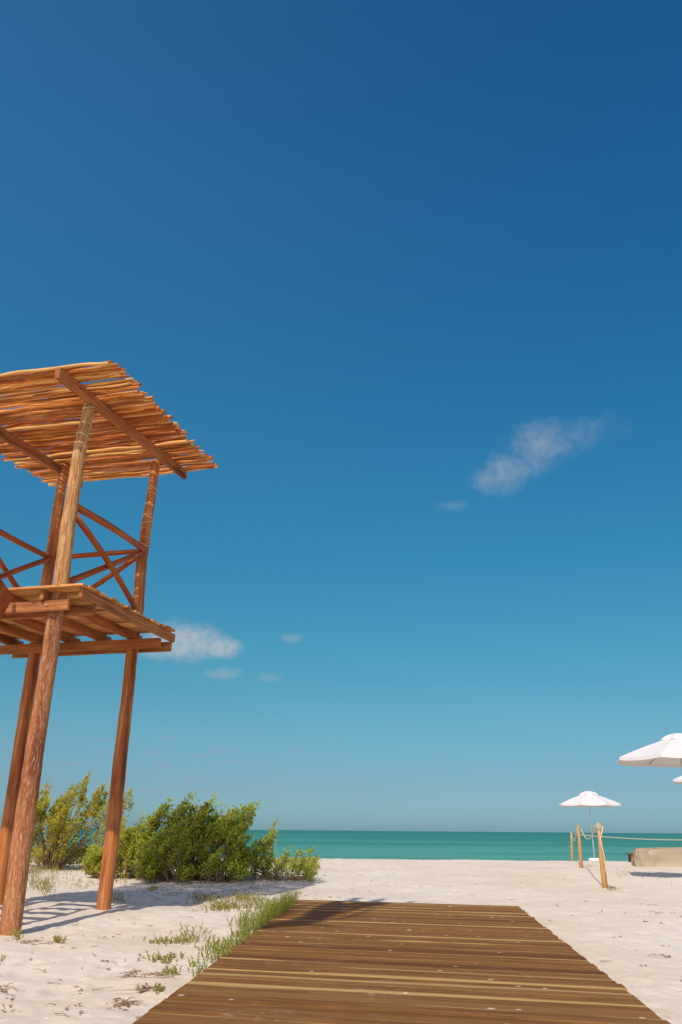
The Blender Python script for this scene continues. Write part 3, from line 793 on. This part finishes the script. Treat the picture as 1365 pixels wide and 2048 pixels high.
def rope(a, b, sag, label, r=.014, low=None):
    P = []; n = 22
    for i in range(n+1):
        f = i/n; p = a.lerp(b, f); p.z -= sag*4*f*(1-f); P.append(p)
    e = MB(); e.tube(P, r, 6, .08); o = e.build('rope', M['rope']); tag(o, label, 'rope')
dn = Vector((0, 0, -.07))
rope(tA + dn + Vector((-.07, 0, 0)), tB + dn + Vector((.05, -.05, 0)), .28, 'thick rope sagging between the nearest and the middle post', .014)
rope(tB + dn*1.6 + Vector((-.05, .05, 0)), tC + dn + Vector((0, -.07, 0)), .30, 'short rope sagging between the middle and the farthest post', .013)
tD = Vector((14.2, 27.5, .95))
rope(tC + dn + Vector((.05, -.04, 0)), tD, .17, 'long thin rope running right from the farthest post in front of the sea', .014)
# loose end knotted round the nearest post and hanging down its right side
e = MB(); g = tA
for q in range(4):
    c = tA + Vector((0, 0, -.05-.02*q)); e.tube([c + Vector((.052*math.cos(a), .052*math.sin(a), .006*math.sin(a*2))) for a in [6.2832*k/16 for k in range(17)]], .008, 5, cap=False)
pe = [tA + Vector((.07, -.05, -.07)), gy(1201, 1680, tA.y-.075), gy(1209, 1712, tA.y-.08), gy(1211.5, 1735, tA.y-.08), gy(1212, 1748, tA.y-.08)]
e.tube(pe, .012, 6); o = e.build('rope', M['rope']); tag(o, 'loose rope end knotted round the nearest post and hanging down', 'rope')

# ------------------------------------------------------------------ parasols
def parasol(cx, cy, zg, rim_z, R0, label, rot, tilt=0, base_vis=False, rise=.46):
    root = empty('parasol', (cx, cy, zg)); tag(root, label, 'parasol', 'white beach parasols'); bpy.context.view_layer.update()
    c = Vector((cx, cy, 0)); n = 8
    def ringpt(k, r, z): a = rot + 2*math.pi*k/n; return c + Vector((r*math.cos(a), r*math.sin(a), z))
    def canopy(name, rin, zin, rout, zout, sub, val, thick=.006, scallop=.0):
        mb = MB(); cols = n*4
        def P(kk, f):
            k = kk/4; k0 = math.floor(k); w = k-k0
            r = rin+(rout-rin)*f; z = zin+(zout-zin)*f + .02*math.sin(math.pi*f)
            a = ringpt(k0, r, z); b = ringpt(k0+1, r, z); p = a.lerp(b, w)
            p.z -= .035*f*4*w*(1-w)*scallop
            return p
        rows = sub+1
        for j in range(rows):
            for kk in range(cols): mb.v.append(P(kk, j/sub))
        for kk in range(cols):
            p = P(kk, 1.0); out = (p-c); out.z = 0; mb.v.append(p + Vector((0, 0, -val)) + out.normalized()*.006)
        for j in range(rows):
            for kk in range(cols):
                b = j*cols+kk; b2 = j*cols+(kk+1) % cols
                mb.quad([b, b+cols, b2+cols, b2], [(kk*.1, j*.1)]*4)
        o = mb.build(name, M['canvas'], root)
        s = o.modifiers.new('s', 'SOLIDIFY'); s.thickness = thick
        return o
    canopy('canopy', .20, rim_z+rise, R0, rim_z, 6, .075, scallop=1)
    canopy('vent_cap', .10, rim_z+rise+.105, .43, rim_z+rise-.02, 4, .035, scallop=.9)
    canopy('vent_top', .005, rim_z+rise+.11, .11, rim_z+rise+.103, 1, .004)
    mb = MB(); mb.tube([Vector((cx, cy, zg)), Vector((cx, cy, rim_z+rise+.09))], .024, 10); mb.build('pole', M['pole'], root)
    rb = MB(); mb = MB()
    for k in range(n):
        a = ringpt(k, .03, rim_z+rise-.02); b = ringpt(k, R0-.02, rim_z-.02); 
        r_ = MB(); r_.tube([a, b], .010, 5); r_.build('rib', M['pole'], root)
    bs = MB(); bs.tube([Vector((cx, cy, zg-.04)), Vector((cx, cy, zg+.10)), Vector((cx, cy, zg+.13))], [.27, .27, .24], 20); bs.build('base', M['base'], root)
    return root
parasol(8.30, 20.8, ground_z(8.30, 20.8), 2.70, 1.58, 'large white parasol cut off by the right edge, nearest of the three', R(8), rise=.48)
g2 = 40.6; x2 = gy(1189, 1712, g2).x
parasol(x2, g2, ground_z(x2, g2)+.02, 2.24, 1.43, 'small complete white parasol standing behind the rope posts', R(14), base_vis=True)
parasol(13.72, 31.6, ground_z(13.72, 31.6), 2.84, 1.5, 'sliver of a white parasol at the right edge below the large parasol', R(0))

# ------------------------------------------------------------------ covered lounge and side table
def lounge():
    a = gz(1277, 1733, 0); x0, y0 = a.x, a.y
    yaw = R(-9); ux = Vector((math.cos(yaw), math.sin(yaw), 0)); vy = Vector((-math.sin(yaw), math.cos(yaw), 0))
    z0 = ground_z(x0, y0) - .04
    root = empty('covered_lounge', (x0, y0, z0)); tag(root, 'low outdoor lounge under a beige fabric cover at the right edge', 'lounge'); bpy.context.view_layer.update()
    W, D, H = 3.3, .95, .62
    nx, nz, nd = 60, 14, 16; me = MB(); pr = random.Random(2)
    # superellipsoid-like soft box
    def P(i, j):
        # i round the plan, j up from hem to the middle of the top
        t = 2*math.pi*i/160; cxx = math.cos(t); sy = math.sin(t); e = .28
        px = math.copysign(abs(cxx)**e, cxx); py = math.copysign(abs(sy)**e, sy)
        f = j/18
        if f < .72:
            z = f/.72*(H-.05); k = 1.0 + .025*(1-f/.72)
        else:
            q = (f-.72)/.28; z = H-.05 + .05*math.sin(q*math.pi/2) + .012*q; k = 1-q if q > .12 else 1-.035*(q/.12)**2
            if q > .12: k = .965*(1-(q-.12)/.88)
        fold = .020*math.sin(t*23+1)*max(0, 1-f*1.3) + .05*(vnoise(np.array([t*5.]), np.array([f*4.]), 5)[0]-.5)*2
        X = W/2 + px*(W/2*k + fold); Yy = D/2 + py*(D/2*k + fold)
        p = Vector((x0, y0, z0)) + ux*X + vy*Yy + Vector((0, 0, z + .02*(vnoise(np.array([X*2]), np.array([Yy*2]), 6)[0]-.5)))
        return p
    for j in range(19):
        for i in range(160): me.v.append(P(i, j))
    for j in range(18):
        for i in range(160):
            i2 = (i+1) % 160; me.quad([j*160+i, j*160+i2, (j+1)*160+i2, (j+1)*160+i], [(0, 0)]*4, True)
    me.build('fabric_cover', M['cover'], root)
    seam = MB(); seam.tube([P(i, 13) + Vector((0, 0, .004)) for i in list(range(160))+[0]], .006, 5, cap=False); seam.build('piping', M['cover'], root)
lounge()
def stable():
    a = gz(1268, 1724, 0); c = Vector((a.x, a.y+.2, ground_z(a.x, a.y)))
    root = empty('side_table', c); tag(root, 'small dark wooden side table just left of the covered lounge', 'side table'); bpy.context.view_layer.update()
    m = MB(); m.board(c + Vector((-.17, 0, .30)), c + Vector((.19, 0, .30)), .36, .03); m.build('table_top', M['dark'], root)
    for sx in (-.03, .13):
        for sy in (-.12, .12):
            m = MB(); p = c + Vector((sx, sy, -.03)); m.board(p, p + Vector((0, 0, .31)), .09, .05, upv=Vector((0, 1, 0))); m.build('leg', M['dark'], root)
stable()

# ------------------------------------------------------------------ leaf-shaped caster added out of view on a wire, to shade the boardwalk
SUN_EL = R(48); SAZ = R(18)
Ld = Vector((math.sin(SAZ)*math.cos(SUN_EL), math.cos(SAZ)*math.cos(SUN_EL), -math.sin(SUN_EL)))
def shadow_caster():
    H = 11.0
    def lift(px, py, h=H):
        g = gz(px, py, .05); return g - Ld*((h-.05)/(-Ld.z)) 
    px = lambda X, Y: (480+X/2.967, 1740+Y/2.967)
    c = lift(*px(520, 215)); root = empty('leaf_shadow_caster', c); tag(root, 'unseen leaf-shaped shadow caster added above the boardwalk', 'palm leaves'); bpy.context.view_layer.update()
    def blade(pts, w, k):
        P = [lift(*px(x, y), H + .12*math.sin(i*1.3+k)) for i, (x, y) in enumerate(pts)]
        Q = []
        for i in range(len(P)-1):
            for q in range(5): Q.append(P[i].lerp(P[i+1], q/5))
        Q.append(P[-1]); mb = MB(); n = len(Q)
        for i, p in enumerate(Q):
            f = i/(n-1); ww = w*(.25+.75*math.sin(math.pi*min(1, f*1.0+.08)))*(1 if f < .9 else (1-f)*10+.05)
            t = (Q[min(i+1, n-1)]-Q[max(i-1, 0)]).normalized(); sd = t.cross(Vector((0, 0, 1))).normalized()
            mb.v += [p - sd*ww/2, p + Vector((0, 0, .02)), p + sd*ww/2]
        for i in range(n-1):
            for q in (0, 1): b = i*3+q; mb.quad([b, b+1, b+4, b+3], [(0, 0)]*4, True)
        o = mb.build('caster_blade', M['caster_leaf'], root); s = o.modifiers.new('s', 'SOLIDIFY'); s.thickness = .008
    B = [([(90, 350), (220, 325), (360, 300), (520, 250), (640, 205)], .30), ([(230, 290), (300, 235), (400, 200), (500, 188)], .07), ([(300, 270), (380, 225), (470, 190)], .06),
         ([(420, 300), (500, 250), (560, 205), (590, 185)], .45), ([(520, 215), (600, 180), (680, 158), (735, 150)], .22), ([(600, 215), (720, 190), (810, 165), (880, 155)], .22),
         ([(640, 235), (800, 205), (940, 182), (1060, 168)], .24), ([(560, 300), (680, 270), (800, 225), (960, 205)], .07), ([(540, 270), (660, 240), (760, 215), (900, 200)], .09),
         ([(480, 235), (600, 220), (700, 215), (800, 200)], .3), ([(100, 350), (220, 365), (350, 355)], .08), ([(250, 312), (400, 322), (520, 330), (640, 335)], .14), ([(150, 340), (300, 325), (420, 305), (560, 290)], .3), ([(700, 205), (850, 190), (980, 200)], .2)]
    for k, (b, w) in enumerate(B): blade(b, w, k)
    # wire and poles added out of view to hold the caster
    e = MB(); a = Vector((-15, c.y+.5, H+1.3)); b = Vector((13, c.y-.6, H+1.3)); P = []
    for i in range(41):
        f = i/40; p = a.lerp(b, f); p.z -= 1.2*4*f*(1-f); P.append(p)
    e.tube(P, .003, 4); w = e.build('wire', M['metal']); tag(w, 'thin wire added above the frame to hold the shadow caster', 'wire')
    e = MB(); j = min(range(41), key=lambda k: (P[k]-c).length); e.tube([c, P[j]], .004, 4); e.build('caster_hanger', M['metal'], root)
    for q in (a, b):
        e = MB(); e.tube([Vector((q.x, q.y, -.4)), Vector((q.x, q.y, q.z*.5)), q + Vector((0, 0, .3))], [.10, .09, .07], 10); o = e.build('caster_pole', M['fpost'])
        tag(o, 'pole added to hold the shadow caster wire, outside the frame on the %s' % ('left' if q is a else 'right'), 'pole')
shadow_caster()

# ------------------------------------------------------------------ light and sky
sl = bpy.data.lights.new('sun', 'SUN'); sl.energy = 3.5; sl.angle = R(.53); sl.color = (1, .93, .82)
so = bpy.data.objects.new('sun', sl); col.objects.link(so); so.rotation_euler = Ld.to_track_quat('-Z', 'Y').to_euler()
W = bpy.data.worlds.new('World'); S.world = W; W.use_nodes = True
wt = NT.__new__(NT); wt.t = W.node_tree; wt.t.nodes.clear()
out = wt.n('ShaderNodeOutputWorld'); bg = wt.n('ShaderNodeBackground'); wt.l(bg.outputs[0], out.inputs[0])
sky = wt.n('ShaderNodeTexSky', sky_type='NISHITA'); sky.sun_disc = False; sky.sun_elevation = SUN_EL; sky.sun_rotation = math.pi + SAZ
sky.altitude = 0; sky.air_density = 1.0; sky.dust_density = .6; sky.ozone_density = 2.0
bg.inputs[1].default_value = .14
tcg = wt.n('ShaderNodeTexCoord').outputs['Generated']
sp = wt.n('ShaderNodeSeparateXYZ'); wt.l(tcg, sp.inputs[0])
el = wt.math('MULTIPLY', wt.math('ARCSINE', sp.outputs[2]), 180/math.pi)
az = wt.math('MULTIPLY', wt.math('ARCTAN2', sp.outputs[0], sp.outputs[1]), 180/math.pi)
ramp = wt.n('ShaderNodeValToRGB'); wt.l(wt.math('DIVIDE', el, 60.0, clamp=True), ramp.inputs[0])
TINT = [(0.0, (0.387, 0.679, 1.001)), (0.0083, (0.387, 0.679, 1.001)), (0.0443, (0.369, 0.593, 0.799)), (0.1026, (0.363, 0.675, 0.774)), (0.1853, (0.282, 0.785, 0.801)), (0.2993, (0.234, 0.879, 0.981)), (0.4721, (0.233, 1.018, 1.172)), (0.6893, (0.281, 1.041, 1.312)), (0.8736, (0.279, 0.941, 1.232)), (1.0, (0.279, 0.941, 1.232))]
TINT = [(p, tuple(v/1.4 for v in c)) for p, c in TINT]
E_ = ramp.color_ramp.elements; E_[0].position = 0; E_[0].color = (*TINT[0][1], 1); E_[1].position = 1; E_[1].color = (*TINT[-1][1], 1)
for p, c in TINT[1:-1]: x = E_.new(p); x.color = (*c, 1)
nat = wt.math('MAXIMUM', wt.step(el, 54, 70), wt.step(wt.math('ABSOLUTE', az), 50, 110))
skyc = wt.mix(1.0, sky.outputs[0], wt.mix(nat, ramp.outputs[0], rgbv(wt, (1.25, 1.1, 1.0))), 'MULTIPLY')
if True:
    # thin clouds, as bearing / elevation blobs broken up by noise
    def dir_of(px, py):
        r = ray(px, py).normalized(); return math.degrees(math.atan2(r.x, r.y)), math.degrees(math.asin(r.z))
    ae = wt.n('ShaderNodeCombineXYZ'); wt.l(az, ae.inputs[0]); wt.l(el, ae.inputs[1])
    nz = wt.noise(ae.outputs[0], .5, 4, .5, .4); nz2 = wt.noise(ae.outputs[0], 2.2, 5, .6)
    total = None
    def blob(px, py, wpx, hpx, amp, soft=.5, nscale=1.0, ang=0):
        global total
        a, e = dir_of(px, py); wdeg = wpx/F*57.3*.93; hdeg = hpx/F*57.3*.93
        dx = wt.math('SUBTRACT', az, a); dy = wt.math('SUBTRACT', el, e); ca, sa = math.cos(R(ang)), math.sin(R(ang))
        x = wt.math('DIVIDE', wt.math('ADD', wt.math('MULTIPLY', dx, ca), wt.math('MULTIPLY', dy, sa)), wdeg)
        y = wt.math('DIVIDE', wt.math('SUBTRACT', wt.math('MULTIPLY', dy, ca), wt.math('MULTIPLY', dx, sa)), hdeg)
        d = wt.math('SQRT', wt.math('ADD', wt.math('MULTIPLY', x, x), wt.math('MULTIPLY', y, y)))
        d = wt.math('ADD', d, wt.math('MULTIPLY', wt.math('SUBTRACT', nz, .5), 1.6*nscale)); d = wt.math('ADD', d, wt.math('MULTIPLY', wt.math('SUBTRACT', nz2, .5), .7*nscale))
        m = wt.math('MULTIPLY', wt.step(d, 1+soft*.4, 1-soft), amp)
        total = m if total is None else wt.math('MAXIMUM', total, m)
    for b in [(372, 1281, 92, 40, .66, .75, .6), (442, 1294, 44, 22, .66, .75, .5), (310, 1300, 60, 22, .35, .7, .8), (445, 1347, 42, 13, .28, .8, .9), (583, 1277, 26, 12, .25, .8, .9), (540, 1355, 26, 10, .15, .8, .9),
              (1012, 944, 70, 42, .30, .9, .9, 20), (1078, 888, 78, 48, .30, .9, .9, 5), (1160, 865, 80, 34, .11, .9, 1.2, 0), (905, 1011, 40, 13, .14, .9, 1.0)]:
        blob(*b)
    lr = wt.mix(wt.step(az, -38, 38), (1.35, 1.03, 1.03), (.62, .80, .92))
    skyc = wt.mix(wt.step(el, 8, 42), skyc, wt.mix(1.0, skyc, lr, 'MULTIPLY'))
    nz3 = wt.noise(ae.outputs[0], .9, 5, .55, 1.0)
    total = wt.math('MULTIPLY', total, wt.math('MULTIPLY_ADD', nz3, 2.0, .0), clamp=True)
    cl = wt.mix(total, skyc, rgbv(wt, (3.6, 3.75, 3.95)))
    # far streaks low over the sea, slightly violet
    sv = wt.n('ShaderNodeCombineXYZ'); wt.l(wt.math('MULTIPLY', az, .35), sv.inputs[0]); wt.l(wt.math('MULTIPLY', el, 2.1), sv.inputs[1])
    sn = wt.noise(sv.outputs[0], 1.3, 5, .6)
    band = wt.math('MULTIPLY', wt.step(el, .6, 2.0), wt.step(el, 7.5, 4.0)); left = wt.step(az, 2, -10)
    m = wt.math('MULTIPLY', wt.math('MULTIPLY', wt.step(sn, .50, .66), band), wt.math('MULTIPLY_ADD', left, .38, .04))
    cl = wt.mix(m, cl, rgbv(wt, (2.1, 2.5, 3.3)))
    skyc = cl
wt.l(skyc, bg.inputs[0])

S.view_settings.view_transform = 'Standard'; S.view_settings.look = 'None'; S.view_settings.exposure = 0; S.view_settings.gamma = 1
S.render.engine = 'CYCLES'
S.cycles.max_bounces = 6; S.cycles.diffuse_bounces = 4
